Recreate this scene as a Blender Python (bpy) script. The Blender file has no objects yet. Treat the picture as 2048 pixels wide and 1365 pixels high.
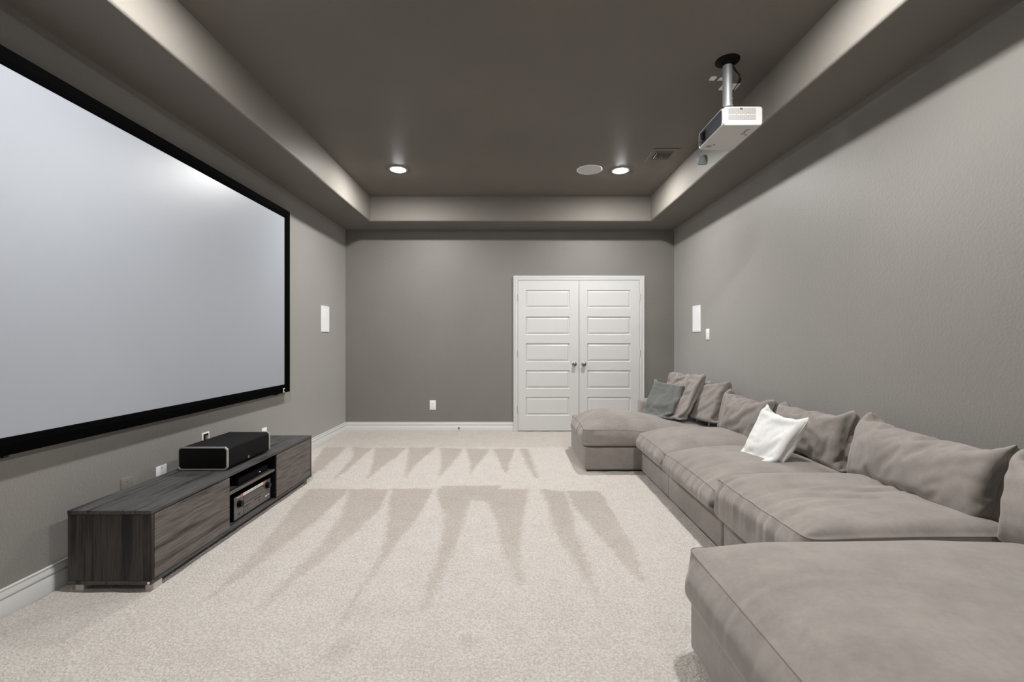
import bpy, bmesh, math, random
import numpy as np
from mathutils import Vector, Matrix

random.seed(7)
np.random.seed(7)
SC = bpy.context.scene
COL = SC.collection

# ------------------------------------------------------------------ camera
CAM_Z = 1.228
F_PX = 900.0
cam_d = bpy.data.cameras.new('camera')
cam_d.sensor_width = 36.0
cam_d.lens = 36.0 * F_PX / 2048.0
cam_d.clip_start = 0.02
cam = bpy.data.objects.new('camera', cam_d)
cam.location = (0, 0, CAM_Z)
cam.rotation_euler = (math.pi / 2, 0, 0)
COL.objects.link(cam)
SC.camera = cam

# ------------------------------------------------------------------ world, exposure
w = bpy.data.worlds.new('world')
SC.world = w
w.use_nodes = True
w.node_tree.nodes['Background'].inputs[0].default_value = (1, 1, 1, 1)
w.node_tree.nodes['Background'].inputs[1].default_value = 0.0
SC.view_settings.view_transform = 'Standard'
SC.view_settings.look = 'None'
SC.view_settings.gamma = 1.0
SC.view_settings.use_curve_mapping = False
SC.view_settings.exposure = 0.0
LAMP_STRENGTH = 960.0          # emission of the ceiling lamps' lenses
SC.cycles.max_bounces = 14
SC.cycles.diffuse_bounces = 10
SC.cycles.use_denoising = True
SC.cycles.sample_clamp_indirect = 8.0

# lamp rows (x, y) in the tray ceiling; the rear pair is added fill
LAMPS = [(-1.215, 4.80), (1.165, 4.83), (-1.215, 2.00), (1.165, 2.00), (-1.215, -0.75), (1.165, -0.75)]

# room
XL, XR, YB, YR = -2.265, 2.204, 6.12, -2.05
Z_SOF, Z_CEIL = 2.742, 3.058
TX0, TX1, TY0, TY1 = -1.795, 1.752, -1.62, 5.69


# ------------------------------------------------------------------ material helpers
def srgb(r, g, b):
    def f(c):
        c /= 255.0
        return c / 12.92 if c <= 0.04045 else ((c + 0.055) / 1.055) ** 2.4
    return (f(r), f(g), f(b), 1.0)


class NT:
    def __init__(s, name):
        s.m = bpy.data.materials.new(name)
        s.m.use_nodes = True
        s.t = s.m.node_tree
        s.b = s.t.nodes['Principled BSDF']

    def n(s, kind, **kw):
        nd = s.t.nodes.new(kind)
        for k, v in kw.items():
            if k.startswith('_'):
                setattr(nd, k[1:], v)
            else:
                nd.inputs[k.replace('__', ' ')].default_value = v
        return nd

    def l(s, a, b):
        s.t.links.new(a, b)

    def coords(s, scale=(1, 1, 1), rot=(0, 0, 0), kind='Object'):
        tc = s.n('ShaderNodeTexCoord')
        mp = s.n('ShaderNodeMapping')
        mp.inputs['Scale'].default_value = scale
        mp.inputs['Rotation'].default_value = rot
        s.l(tc.outputs[kind], mp.inputs['Vector'])
        return mp.outputs['Vector']

    def noise(s, vec, scale, detail=3.0, rough=0.5):
        nd = s.n('ShaderNodeTexNoise', Scale=scale, Detail=detail, Roughness=rough)
        s.l(vec, nd.inputs['Vector'])
        return nd.outputs['Fac']

    def ramp(s, fac, stops):
        r = s.n('ShaderNodeValToRGB')
        e = r.color_ramp.elements
        e[0].position, e[0].color = stops[0]
        e[1].position, e[1].color = stops[-1]
        for p, c in stops[1:-1]:
            x = e.new(p)
            x.color = c
        s.l(fac, r.inputs['Fac'])
        return r.outputs['Color']

    def mix(s, a, b, fac, mode='MIX'):
        mx = s.n('ShaderNodeMix', _data_type='RGBA', _blend_type=mode)
        for sock, v in ((mx.inputs[0], fac), (mx.inputs[6], a), (mx.inputs[7], b)):
            if isinstance(v, (float, int, tuple)):
                sock.default_value = v
            else:
                s.l(v, sock)
        return mx.outputs[2]

    def bump(s, h, strength, dist):
        b = s.n('ShaderNodeBump', Strength=strength, Distance=dist)
        s.l(h, b.inputs['Height'])
        s.l(b.outputs['Normal'], s.b.inputs['Normal'])
        return b

    def set(s, col=None, rough=None, metal=None, spec=None):
        if col is not None:
            if isinstance(col, tuple):
                s.b.inputs['Base Color'].default_value = col
            else:
                s.l(col, s.b.inputs['Base Color'])
        if rough is not None:
            s.b.inputs['Roughness'].default_value = rough
        if metal is not None:
            s.b.inputs['Metallic'].default_value = metal
        if spec is not None:
            s.b.inputs['Specular IOR Level'].default_value = spec
        return s


def plain(name, col, rough=0.5, metal=0.0, spec=0.5, var=0.04, bump=0.0, bscale=200):
    t = NT(name)
    v = t.coords()
    f = t.noise(v, 9.0)
    a = tuple(c * (1 - var) for c in col[:3]) + (1,)
    b = tuple(min(1, c * (1 + var)) for c in col[:3]) + (1,)
    t.set(t.ramp(f, [(0.3, a), (0.7, b)]), rough, metal, spec)
    if bump:
        t.bump(t.noise(v, bscale, 2.0), bump, 0.001)
    return t.m


def paint(name, col, strength=0.35, spec=0.4, sheen=0.0):
    t = NT(name)
    v = t.coords()
    f = t.noise(v, 1.3, 2.0)
    a = tuple(c * 0.96 for c in col[:3]) + (1,)
    b = tuple(c * 1.04 for c in col[:3]) + (1,)
    t.set(t.ramp(f, [(0.3, a), (0.7, b)]), 0.50, 0, spec)
    t.b.inputs['Sheen Weight'].default_value = sheen
    t.b.inputs['Sheen Roughness'].default_value = 0.5
    h = t.noise(v, 75.0, 3.0, 0.55)
    r = t.ramp(h, [(0.38, (0, 0, 0, 1)), (0.66, (1, 1, 1, 1))])
    t.bump(r, strength, 0.0012)
    return t.m


def wood(name, axis, dark, light):
    t = NT(name)
    sc = [7.0, 7.0, 7.0]
    sc[axis] = 0.45
    v = t.coords(tuple(sc))
    f1 = t.noise(v, 3.2, 5.0, 0.62)
    sc2 = [60.0, 60.0, 60.0]
    sc2[axis] = 2.2
    v2 = t.coords(tuple(sc2))
    f2 = t.noise(v2, 3.0, 3.0, 0.6)
    c1 = t.ramp(f1, [(0.36, dark), (0.50, light), (0.58, tuple(c * 0.72 for c in light[:3]) + (1,)), (0.70, light)])
    c2 = t.ramp(f2, [(0.34, (0.35, 0.35, 0.35, 1)), (0.58, (1, 1, 1, 1))])
    t.set(t.mix(c1, c2, 0.75, 'MULTIPLY'), 0.5, 0, 0.35)
    t.bump(f2, 0.15, 0.0008)
    return t.m


def suede(name, col, sheen=0.35, var=0.16):
    t = NT(name)
    v = t.coords()
    f = t.noise(t.coords((1, 1.0, 1)), 5.0, 5.0, 0.65)
    g = t.noise(v, 46.0, 4.0, 0.7)
    a = tuple(c * (1 - var) for c in col[:3]) + (1,)
    b = tuple(c * (1 + var) for c in col[:3]) + (1,)
    c1 = t.ramp(f, [(0.32, a), (0.68, b)])
    c2 = t.ramp(g, [(0.3, (0.88, 0.88, 0.88, 1)), (0.7, (1, 1, 1, 1))])
    t.set(t.mix(c1, c2, 1.0, 'MULTIPLY'), 0.9, 0, 0.15)
    t.b.inputs['Sheen Weight'].default_value = sheen
    t.b.inputs['Sheen Roughness'].default_value = 0.45
    t.bump(t.noise(v, 330.0, 3.0, 0.6), 0.25, 0.0012)
    return t.m


M = {}
M['wall'] = paint('wall paint', srgb(118, 115, 110), 0.42, 0.5, 0.55)
M['ceiling'] = paint('ceiling paint', srgb(119, 115, 109), 0.3, 0.05)
M['white'] = plain('white enamel paint', srgb(205, 205, 204), 0.35, var=0.01)
M['plate'] = plain('white plastic plate', srgb(238, 238, 238), 0.35, var=0.01)
M['painted_plate'] = plain('grey painted plate', srgb(124, 119, 112), 0.5, var=0.01)
M['black_felt'] = plain('black velvet', srgb(3, 3, 4), 0.9, spec=0.03)
M['black'] = plain('black plastic', srgb(12, 12, 13), 0.4)
M['black_cloth'] = plain('black speaker cloth', srgb(11, 12, 13), 0.8, spec=0.2, bump=0.4, bscale=900)
M['gloss_black'] = plain('black gloss', srgb(4, 4, 5), 0.3, spec=0.25)
M['alu'] = plain('brushed aluminium', srgb(196, 196, 194), 0.38, 0.9)
M['pole'] = plain('silver tube', srgb(168, 169, 171), 0.5, 0.6)
M['foot'] = plain('silver plastic foot', srgb(205, 200, 193), 0.45, 0.3)
M['nickel'] = plain('satin nickel', srgb(150, 143, 136), 0.28, 1.0)
M['wood_y_dim'] = wood('charcoal oak laminate lengthwise dim', 1, srgb(27, 27, 29), srgb(84, 82, 83))  # same laminate as the front; the top's weaker reflection darkens its colour
M['wood_z_shaded'] = wood('charcoal oak laminate upright shaded', 2, srgb(24, 22, 21), srgb(66, 62, 58))  # end faces: their shade is put into the laminate's colour
M['wood_front_lit'] = wood('charcoal oak laminate front lit', 1, srgb(58, 54, 52), srgb(116, 109, 104))  # same laminate, the brighter lit front put into its colour
M['dark_in'] = plain('dark interior laminate', srgb(17, 16, 16), 0.7, spec=0.1)
M['matte_black'] = plain('matte black steel', srgb(6, 6, 7), 0.7, spec=0.15)
M['suede'] = suede('taupe microsuede', srgb(142, 135, 130), 0.3, 0.14)
M['teal'] = suede('grey green velvet', srgb(104, 106, 104), 0.35, 0.10)
M['white_cloth'] = suede('white quilted cotton', srgb(226, 226, 224), 0.1, 0.02)
M['seam'] = plain('taupe seam', srgb(128, 119, 113), 0.9, spec=0.1)
M['white_seam'] = plain('white seam', srgb(222, 222, 220), 0.9, spec=0.1)
M['receiver'] = plain('grey brushed metal', srgb(112, 108, 105), 0.45, 0.3)
M['receiver_screen'] = plain('receiver display', srgb(96, 92, 90), 0.35)
M['tape_white'] = plain('white label tape', srgb(235, 236, 236), 0.5)
M['tape_red'] = plain('red label tape', srgb(205, 130, 122), 0.5)
M['ink'] = plain('dark ink', srgb(60, 58, 56), 0.6)
M['grey_ink'] = plain('grey ink', srgb(118, 110, 106), 0.6)
M['proj_white'] = plain('projector white plastic', srgb(204, 203, 200), 0.5, var=0.01)
M['proj_front'] = plain('projector slate front', srgb(70, 72, 80), 0.35)
M['cap'] = plain('grey translucent cap', srgb(92, 98, 100), 0.25)
M['label'] = plain('khaki label', srgb(150, 146, 134), 0.5)


def emis(name, col, strength):
    t = NT(name)
    t.b.inputs['Base Color'].default_value = (0.8, 0.8, 0.8, 1)
    t.b.inputs['Emission Color'].default_value = col
    t.b.inputs['Emission Strength'].default_value = strength
    return t.m


M['lens'] = emis('lit lamp lens', (1.0, 0.985, 0.965, 1), LAMP_STRENGTH)
M['lens_fill'] = emis('added fill lamp lens', (1.0, 0.985, 0.965, 1), LAMP_STRENGTH * 0.40)  # for the added lamps behind the camera
M['blue_led'] = emis('blue led', (0.25, 0.35, 1.0, 1), 2.5)


def mk_screen():
    t = NT('projection screen')
    v = t.coords()
    t.set(t.ramp(t.noise(v, 1.0), [(0.3, srgb(154, 159, 167)), (0.7, srgb(158, 163, 171))]), 0.40, 0, 0.8)
    return t.m


M['screen'] = mk_screen()


def mk_carpet():
    t = NT('cut pile carpet')
    v = t.coords()
    at = t.n('ShaderNodeAttribute', _attribute_name='lay')
    base = t.mix(srgb(243, 238, 232), srgb(216, 207, 199), at.outputs['Fac'])
    vo = t.n('ShaderNodeTexVoronoi', Scale=88.0, Randomness=1.0)
    nz = t.n('ShaderNodeTexNoise', Scale=60.0, Detail=3.0)
    t.l(v, nz.inputs['Vector'])
    wv = t.mix(v, nz.outputs['Color'], 0.02)
    t.l(wv, vo.inputs['Vector'])
    tuft = t.ramp(vo.outputs['Distance'], [(0.1, (1, 1, 1, 1)), (0.75, (0.55, 0.52, 0.50, 1))])
    fl = t.noise(v, 115.0, 5.0, 0.8)
    fleck = t.ramp(fl, [(0.32, (0.62, 0.59, 0.56, 1)), (0.58, (1.0, 1.0, 1.0, 1))])
    big = t.noise(v, 7.0, 4.0, 0.6)
    bigc = t.ramp(big, [(0.3, (0.94, 0.93, 0.92, 1)), (0.65, (1.0, 1.0, 1.0, 1))])
    c = t.mix(base, tuft, 0.45, 'MULTIPLY')
    c = t.mix(c, fleck, 0.7, 'MULTIPLY')
    c = t.mix(c, bigc, 1.0, 'MULTIPLY')
    t.set(c, 0.95, 0, 0.1)
    mh = t.n('ShaderNodeMath', _operation='SUBTRACT')
    t.l(fl, mh.inputs[0])
    t.l(vo.outputs['Distance'], mh.inputs[1])
    t.bump(mh.outputs[0], 0.9, 0.009)
    return t.m


M['carpet'] = mk_carpet()


def mk_grille():
    t = NT('projector vent grille')
    tc = t.coords((1, 1, 1))
    mp = t.n('ShaderNodeMapping')
    mp.inputs['Scale'].default_value = (165, 165, 165)
    mp.inputs['Rotation'].default_value = (0, math.radians(45), 0)
    t.l(tc, mp.inputs['Vector'])
    fr = t.n('ShaderNodeVectorMath', _operation='FRACTION')
    t.l(mp.outputs[0], fr.inputs[0])
    sub = t.n('ShaderNodeVectorMath', _operation='SUBTRACT')
    sub.inputs[1].default_value = (0.5, 0.5, 0.5)
    t.l(fr.outputs[0], sub.inputs[0])
    mul = t.n('ShaderNodeVectorMath', _operation='MULTIPLY')
    mul.inputs[1].default_value = (1, 0, 1)
    t.l(sub.outputs[0], mul.inputs[0])
    ln = t.n('ShaderNodeVectorMath', _operation='LENGTH')
    t.l(mul.outputs[0], ln.inputs[0])
    t.set(t.ramp(ln.outputs['Value'], [(0.30, srgb(14, 13, 12)), (0.38, srgb(204, 203, 200))]), 0.45)
    return t.m


M['grille'] = mk_grille()


# ------------------------------------------------------------------ mesh helpers
class MB:
    """collects shapes, then builds ONE mesh object"""
    def __init__(s):
        s.v, s.f = [], []

    def add(s, vs, fs):
        o = len(s.v)
        s.v += [tuple(p) for p in vs]
        s.f += [tuple(i + o for i in f) for f in fs]
        return s

    def box(s, x0, x1, y0, y1, z0, z1, bev=0.0, seg=2):
        bm = bmesh.new()
        bmesh.ops.create_cube(bm, size=1.0)
        for v in bm.verts:
            v.co = Vector(((x0 + x1) / 2 + v.co.x * (x1 - x0), (y0 + y1) / 2 + v.co.y * (y1 - y0),
                           (z0 + z1) / 2 + v.co.z * (z1 - z0)))
        if bev > 0:
            bmesh.ops.bevel(bm, geom=bm.edges[:], offset=bev, segments=seg, profile=0.5, affect='EDGES')
        bm.verts.index_update()
        s.add([v.co[:] for v in bm.verts], [[v.index for v in f.verts] for f in bm.faces])
        bm.free()
        return s

    def lathe(s, prof, seg=40, axis='Z', c=(0, 0, 0)):
        """prof: (radius, height) list; capped at both ends"""
        vs, fs = [], []
        n = len(prof)
        for r, h in prof:
            for k in range(seg):
                a = 2 * math.pi * k / seg
                p = (r * math.cos(a), r * math.sin(a), h)
                if axis == 'X':
                    p = (h, p[0], p[1])
                elif axis == 'Y':
                    p = (p[0], h, p[1])
                vs.append((p[0] + c[0], p[1] + c[1], p[2] + c[2]))
        for i in range(n - 1):
            for k in range(seg):
                k2 = (k + 1) % seg
                fs.append((i * seg + k, i * seg + k2, (i + 1) * seg + k2, (i + 1) * seg + k))
        fs.append(tuple(range(seg)))
        fs.append(tuple((n - 1) * seg + k for k in range(seg)))
        return s.add(vs, fs)

    def tube(s, pts, r, seg=10, closed=False):
        pts = [Vector(p) for p in pts]
        n = len(pts)
        vs, fs = [], []
        nrm = None
        for i, p in enumerate(pts):
            a = pts[(i - 1) % n] if (closed or i > 0) else p
            b = pts[(i + 1) % n] if (closed or i < n - 1) else p
            t = (b - a).normalized()
            if nrm is None:
                nrm = t.orthogonal().normalized()
            nrm = (nrm - t * nrm.dot(t)).normalized()
            bi = t.cross(nrm)
            for k in range(seg):
                an = 2 * math.pi * k / seg
                vs.append(p + (nrm * math.cos(an) + bi * math.sin(an)) * r)
        m = n if closed else n - 1
        for i in range(m):
            j = (i + 1) % n
            for k in range(seg):
                k2 = (k + 1) % seg
                fs.append((i * seg + k, i * seg + k2, j * seg + k2, j * seg + k))
        if not closed:
            fs.append(tuple(range(seg)))
            fs.append(tuple((n - 1) * seg + k for k in range(seg)))
        return s.add(vs, fs)

    def prism(s, poly, axis, h0, h1):
        """poly: 2-D outline; axis X: (y,z), Y: (x,z), Z: (x,y)"""
        def P(a, b, h):
            return (h, a, b) if axis == 'X' else ((a, h, b) if axis == 'Y' else (a, b, h))
        n = len(poly)
        vs = [P(a, b, h0) for a, b in poly] + [P(a, b, h1) for a, b in poly]
        fs = [tuple(range(n)), tuple(range(n, 2 * n))] + [(i, (i + 1) % n, n + (i + 1) % n, n + i) for i in range(n)]
        return s.add(vs, fs)

    def build(s, name, mat, parent=None, smooth=False, angle=35, off=(0, 0, 0)):
        me = bpy.data.meshes.new(name)
        vs = [(a - off[0], b - off[1], c - off[2]) for a, b, c in s.v]
        me.from_pydata(vs, [], s.f)
        bm = bmesh.new()
        bm.from_mesh(me)
        bmesh.ops.recalc_face_normals(bm, faces=bm.faces[:])
        if smooth:
            for f in bm.faces:
                f.smooth = True
            for e in bm.edges:
                if len(e.link_faces) == 2 and e.calc_face_angle(0) > math.radians(angle):
                    e.smooth = False
        bm.to_mesh(me)
        bm.free()
        me.materials.append(mat)
        o = bpy.data.objects.new(name, me)
        COL.objects.link(o)
        if parent:
            o.parent = parent
        return o


def thing(name, label, cat, loc=(0, 0, 0), group=None):
    o = bpy.data.objects.new(name, None)
    o.empty_display_size = 0.1
    o.location = loc
    COL.objects.link(o)
    o['label'] = label
    o['category'] = cat
    if group:
        o['group'] = group
    return o


def tag(o, label, cat, group=None):
    o['label'] = label
    o['category'] = cat
    if group:
        o['group'] = group
    return o


def structure(o, label=None):
    o['kind'] = 'structure'
    if label:
        o['label'] = label
    return o


def bevmod(o, wd=0.002, seg=2):
    m = o.modifiers.new('bevel', 'BEVEL')
    m.width = wd
    m.segments = seg
    m.limit_method = 'ANGLE'
    m.angle_limit = math.radians(40)
    return o


def text_obj(name, body, size, mat, parent, mw, depth=0.0003):
    cu = bpy.data.curves.new(name + '_c', 'FONT')
    cu.body = body
    cu.size = size
    cu.extrude = depth
    cu.align_x = 'CENTER'
    cu.align_y = 'CENTER'
    tmp = bpy.data.objects.new(name + '_t', cu)
    COL.objects.link(tmp)
    dg = bpy.context.evaluated_depsgraph_get()
    me = bpy.data.meshes.new_from_object(tmp.evaluated_get(dg))
    bpy.data.objects.remove(tmp)
    me.name = name
    me.materials.clear()
    me.materials.append(mat)
    me.transform(mw)
    o = bpy.data.objects.new(name, me)
    COL.objects.link(o)
    o.parent = parent
    return o


# ------------------------------------------------------------------ room shell
def floor_point(x, y):
    """a spot on the floor, from where it shows in the photograph"""
    Y = F_PX * CAM_Z / (y - 682.5)
    return ((x - 1024) * Y / F_PX, Y)


def zz(x, y):                       # from the enlarged view of the carpet
    return floor_point(400 + x / 2.048, 850 + y / 2.048)


DARK = [
    # far row of vacuum strokes: dark wedges between light teeth
    [(510, 92), (600, 92), (560, 135), (500, 185), (440, 215), (470, 150)],
    [(622, 92), (705, 94), (655, 140), (590, 195), (540, 232), (590, 170), (628, 128)],
    [(716, 94), (846, 94), (800, 135), (735, 180), (680, 228), (706, 160)],
    [(856, 94), (968, 94), (925, 130), (880, 170), (840, 225), (852, 150)],
    [(982, 94), (1076, 98), (1050, 140), (1005, 185), (975, 225), (990, 160)],
    [(1092, 98), (1190, 100), (1160, 140), (1120, 185), (1108, 215), (1108, 160)],
    [(1204, 98), (1296, 98), (1275, 150), (1262, 205), (1250, 190), (1225, 140)],
    [(1312, 98), (1345, 98), (1365, 150), (1392, 230), (1372, 215), (1335, 150)],
    # near row
    [(450, 262), (612, 262), (570, 310), (470, 400), (330, 505), (200, 610), (70, 690), (-60, 770), (60, 680), (180, 570), (290, 450), (380, 340)],
    [(614, 262), (778, 262), (740, 345), (640, 440), (520, 540), (380, 650), (235, 790), (300, 690), (400, 590), (490, 500), (570, 390), (605, 300)],
    [(790, 262), (958, 262), (900, 370), (800, 500), (700, 640), (600, 800), (520, 900), (590, 780), (660, 660), (745, 530), (770, 420), (775, 330)],
    [(970, 262), (1128, 262), (1090, 360), (1040, 500), (980, 650), (900, 800), (880, 880), (925, 650), (985, 500), (1000, 380), (970, 300)],
    [(1140, 262), (1345, 262), (1325, 380), (1310, 500), (1330, 660), (1300, 640), (1240, 520), (1225, 420), (1185, 330)],
    [(1395, 262), (1500, 275), (1520, 340), (1545, 450), (1590, 560), (1660, 790), (1560, 600), (1495, 500), (1450, 420), (1425, 330)],
    [(1505, 272), (1640, 272), (1700, 370), (1780, 500), (1830, 650), (1770, 610), (1680, 500), (1590, 400), (1530, 330)],
    [(560, 880), (640, 860), (610, 960), (560, 1000), (500, 950)],
    [(1080, 860), (1120, 870), (1110, 930), (1070, 900)],
    [(980, 250), (1230, 250), (1200, 320), (1040, 300)],
]


def in_poly(px, py, poly):
    inside = np.zeros(px.shape, bool)
    n = len(poly)
    for i in range(n):
        x1, y1 = poly[i]
        x2, y2 = poly[(i + 1) % n]
        c = ((y1 > py) != (y2 > py)) & (px < (x2 - x1) * (py - y1) / (y2 - y1 + 1e-12) + x1)
        inside ^= c
    return inside


def build_floor():
    st = 0.02
    xs = np.arange(XL - 0.1, XR + 0.12, st)
    ys = np.arange(YR - 0.1, YB + 0.12, st)
    gx, gy = np.meshgrid(xs, ys, indexing='xy')
    ny, nx = gx.shape
    lay = np.zeros(gx.shape)
    rs = np.random.RandomState(3)
    polys = [[zz(a, b) for a, b in p] for p in DARK]
    wx = rs.uniform(-0.010, 0.010, gx.shape)
    for p in polys:
        acc = np.zeros(gx.shape)
        for k in range(5):
            dx, dy = rs.uniform(-0.016, 0.016, 2)
            acc += in_poly(gx + wx + dx, gy + wx * 0.5 + dy, p)
        lay = np.maximum(lay, acc / 5)
    # a plain band of mixed pile between the far strokes and the back wall
    lay = np.maximum(lay, 0.40 * np.clip((gy - 5.14) / 0.1, 0, 1))
    # the strokes lose contrast towards the camera
    lay *= np.clip(0.45 + (gy - 1.9) / 3.0, 0.4, 1.0)
    low = rs.rand(ny // 10 + 3, nx // 10 + 3)
    iy, ix = np.arange(ny) / 10.0, np.arange(nx) / 10.0
    a = low[np.floor(iy).astype(int)][:, np.floor(ix).astype(int)]
    b = low[np.floor(iy).astype(int) + 1][:, np.floor(ix).astype(int)]
    c = low[np.floor(iy).astype(int)][:, np.floor(ix).astype(int) + 1]
    d = low[np.floor(iy).astype(int) + 1][:, np.floor(ix).astype(int) + 1]
    fy = (iy % 1)[:, None]
    fx = (ix % 1)[None, :]
    nz = (a * (1 - fy) + b * fy) * (1 - fx) + (c * (1 - fy) + d * fy) * fx
    lay = np.clip(lay + 0.22 * (nz - 0.35) * np.clip((4.6 - gy) / 2.5, 0.15, 1), 0, 1)
    z = 0.0015 * np.sin(gx * 31 + gy * 17)
    co = np.stack([gx, gy, z], -1).reshape(-1, 3)
    idx = np.arange(nx * ny).reshape(ny, nx)
    q = np.stack([idx[:-1, :-1], idx[:-1, 1:], idx[1:, 1:], idx[1:, :-1]], -1).reshape(-1, 4)
    me = bpy.data.meshes.new('floor')
    me.vertices.add(len(co))
    me.vertices.foreach_set('co', co.ravel())
    me.loops.add(q.size)
    me.loops.foreach_set('vertex_index', q.ravel())
    me.polygons.add(len(q))
    me.polygons.foreach_set('loop_start', np.arange(0, q.size, 4))
    me.update(calc_edges=True)
    me.validate()
    at = me.attributes.new('lay', 'FLOAT', 'POINT')
    at.data.foreach_set('value', lay.ravel().astype(np.float32))
    me.materials.append(M['carpet'])
    me.shade_smooth()
    o = bpy.data.objects.new('floor', me)
    COL.objects.link(o)
    structure(o, 'light beige cut pile carpet with vacuum strokes')


build_floor()
T = 0.12
structure(MB().box(XL - T, XL, YR - T, YB + T, -0.05, Z_SOF + 0.5).build('wall_left', M['wall']))
structure(MB().box(XR, XR + T, YR - T, YB + T, -0.05, Z_SOF + 0.5).build('wall_right', M['wall']))
structure(MB().box(XL, XR, YB, YB + T, -0.05, Z_SOF + 0.5).build('wall_back', M['wall']))
structure(MB().box(XL, XR, YR - T, YR, -0.05, Z_SOF + 0.5).build('wall_front', M['wall']))


def build_ceiling():
    loops = [(XL, XR, YR, YB, Z_SOF)]
    R = 0.022
    for k in range(7):
        a = math.pi / 2 * k / 6
        e = R * (1 - math.sin(a))
        loops.append((TX0 - e, TX1 + e, TY0 - e, TY1 + e, Z_SOF + R * (1 - math.cos(a))))
    loops.append((TX0, TX1, TY0, TY1, Z_CEIL))
    vs, fs = [], []
    for x0, x1, y0, y1, z in loops:
        vs += [(x0, y0, z), (x1, y0, z), (x1, y1, z), (x0, y1, z)]
    for i in range(len(loops) - 1):
        for k in range(4):
            a, b = i * 4 + k, i * 4 + (k + 1) % 4
            fs.append((a, b, b + 4, a + 4))
    n = (len(loops) - 1) * 4
    fs.append((n, n + 1, n + 2, n + 3))
    # the closed top above
    zt = Z_CEIL + 0.12
    o = len(vs)
    vs += [(XL, YR, zt), (XR, YR, zt), (XR, YB, zt), (XL, YB, zt)]
    for k in range(4):
        fs.append((k, (k + 1) % 4, o + (k + 1) % 4, o + k))
    fs.append((o, o + 1, o + 2, o + 3))
    mb = MB()
    mb.add(vs, fs)
    ob = mb.build('ceiling', M['ceiling'], smooth=True, angle=30)
    structure(ob, 'grey tray ceiling with rounded soffit edges')


build_ceiling()

# baseboards: moulded profile
BP = [(0, 0.0), (0.016, 0.0), (0.016, 0.078), (0.0125, 0.081), (0.0125, 0.086), (0.0165, 0.090), (0.0155, 0.098),
      (0.010, 0.110), (0.0075, 0.116), (0.0095, 0.119), (0.0095, 0.124), (0.006, 0.127), (0, 0.127)]
structure(MB().prism([(XL + a, b) for a, b in BP], 'Y', YR, YB).build('baseboard_left', M['white'], smooth=True, angle=50))
structure(MB().prism([(XR - a, b) for a, b in BP], 'Y', YR, YB).build('baseboard_right', M['white'], smooth=True, angle=50))
CX0, CX1 = (1027 - 1024) / 147.0, (1287.5 - 1024) / 147.0
structure(MB().prism([(YB - a, b) for a, b in BP], 'X', XL + 0.016, CX0).build('baseboard_back', M['white'], smooth=True, angle=50))
structure(MB().prism([(YB - a, b) for a, b in BP], 'X', CX1, XR - 0.016).build('baseboard_back', M['white'], smooth=True, angle=50))

# ------------------------------------------------------------------ double door
DZ = 1.228 + 120.5 / 147          # leaf top
L0, L1, L2 = (1036.2 - 1024) / 147, (1157.6 - 1024) / 147, (1278 - 1024) / 147


def casing():
    prof = [(0.0, 0.0), (0.0, 0.030), (0.006, 0.032), (0.014, 0.030), (0.020, 0.025), (0.040, 0.022), (0.046, 0.025), (0.050, 0.020), (0.052, 0.0)]
    # offset measured inward from the casing's outer edge, height proud of the wall
    zt = 1.228 + 130.0 / 147
    vs, fs = [], []
    path = [(CX0, 0.0, 1, 0), (CX0, zt, 1, -1), (CX1, zt, -1, -1), (CX1, 0.0, -1, 0)]
    for x, z, sx, sz in path:
        for a, h in prof:
            vs.append((x + sx * a, YB - h, z + sz * a))
    n = len(prof)
    for i in range(3):
        for k in range(n - 1):
            fs.append((i * n + k, i * n + k + 1, (i + 1) * n + k + 1, (i + 1) * n + k))
        fs.append((i * n + n - 1, i * n, (i + 1) * n, (i + 1) * n + n - 1))
    fs.append(tuple(range(n)))
    fs.append(tuple(3 * n + k for k in range(n)))
    mb = MB()
    mb.add(vs, fs)
    # jamb lining inside the casing
    mb.box(CX0 + 0.050, L0 - 0.003, YB - 0.020, YB, 0, DZ + 0.02)
    mb.box(L2 + 0.003, CX1 - 0.050, YB - 0.020, YB, 0, DZ + 0.02)
    mb.box(L0 - 0.003, L2 + 0.003, YB - 0.020, YB, DZ + 0.004, DZ + 0.02)
    structure(mb.build('trim_1', M['white'], smooth=True, angle=40), 'white moulded casing around the double door')


casing()
PZ = [(580.5, 616.7), (633.8, 670.3), (687.0, 724.0), (740.8, 777.7), (794.0, 831.3)]


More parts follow.
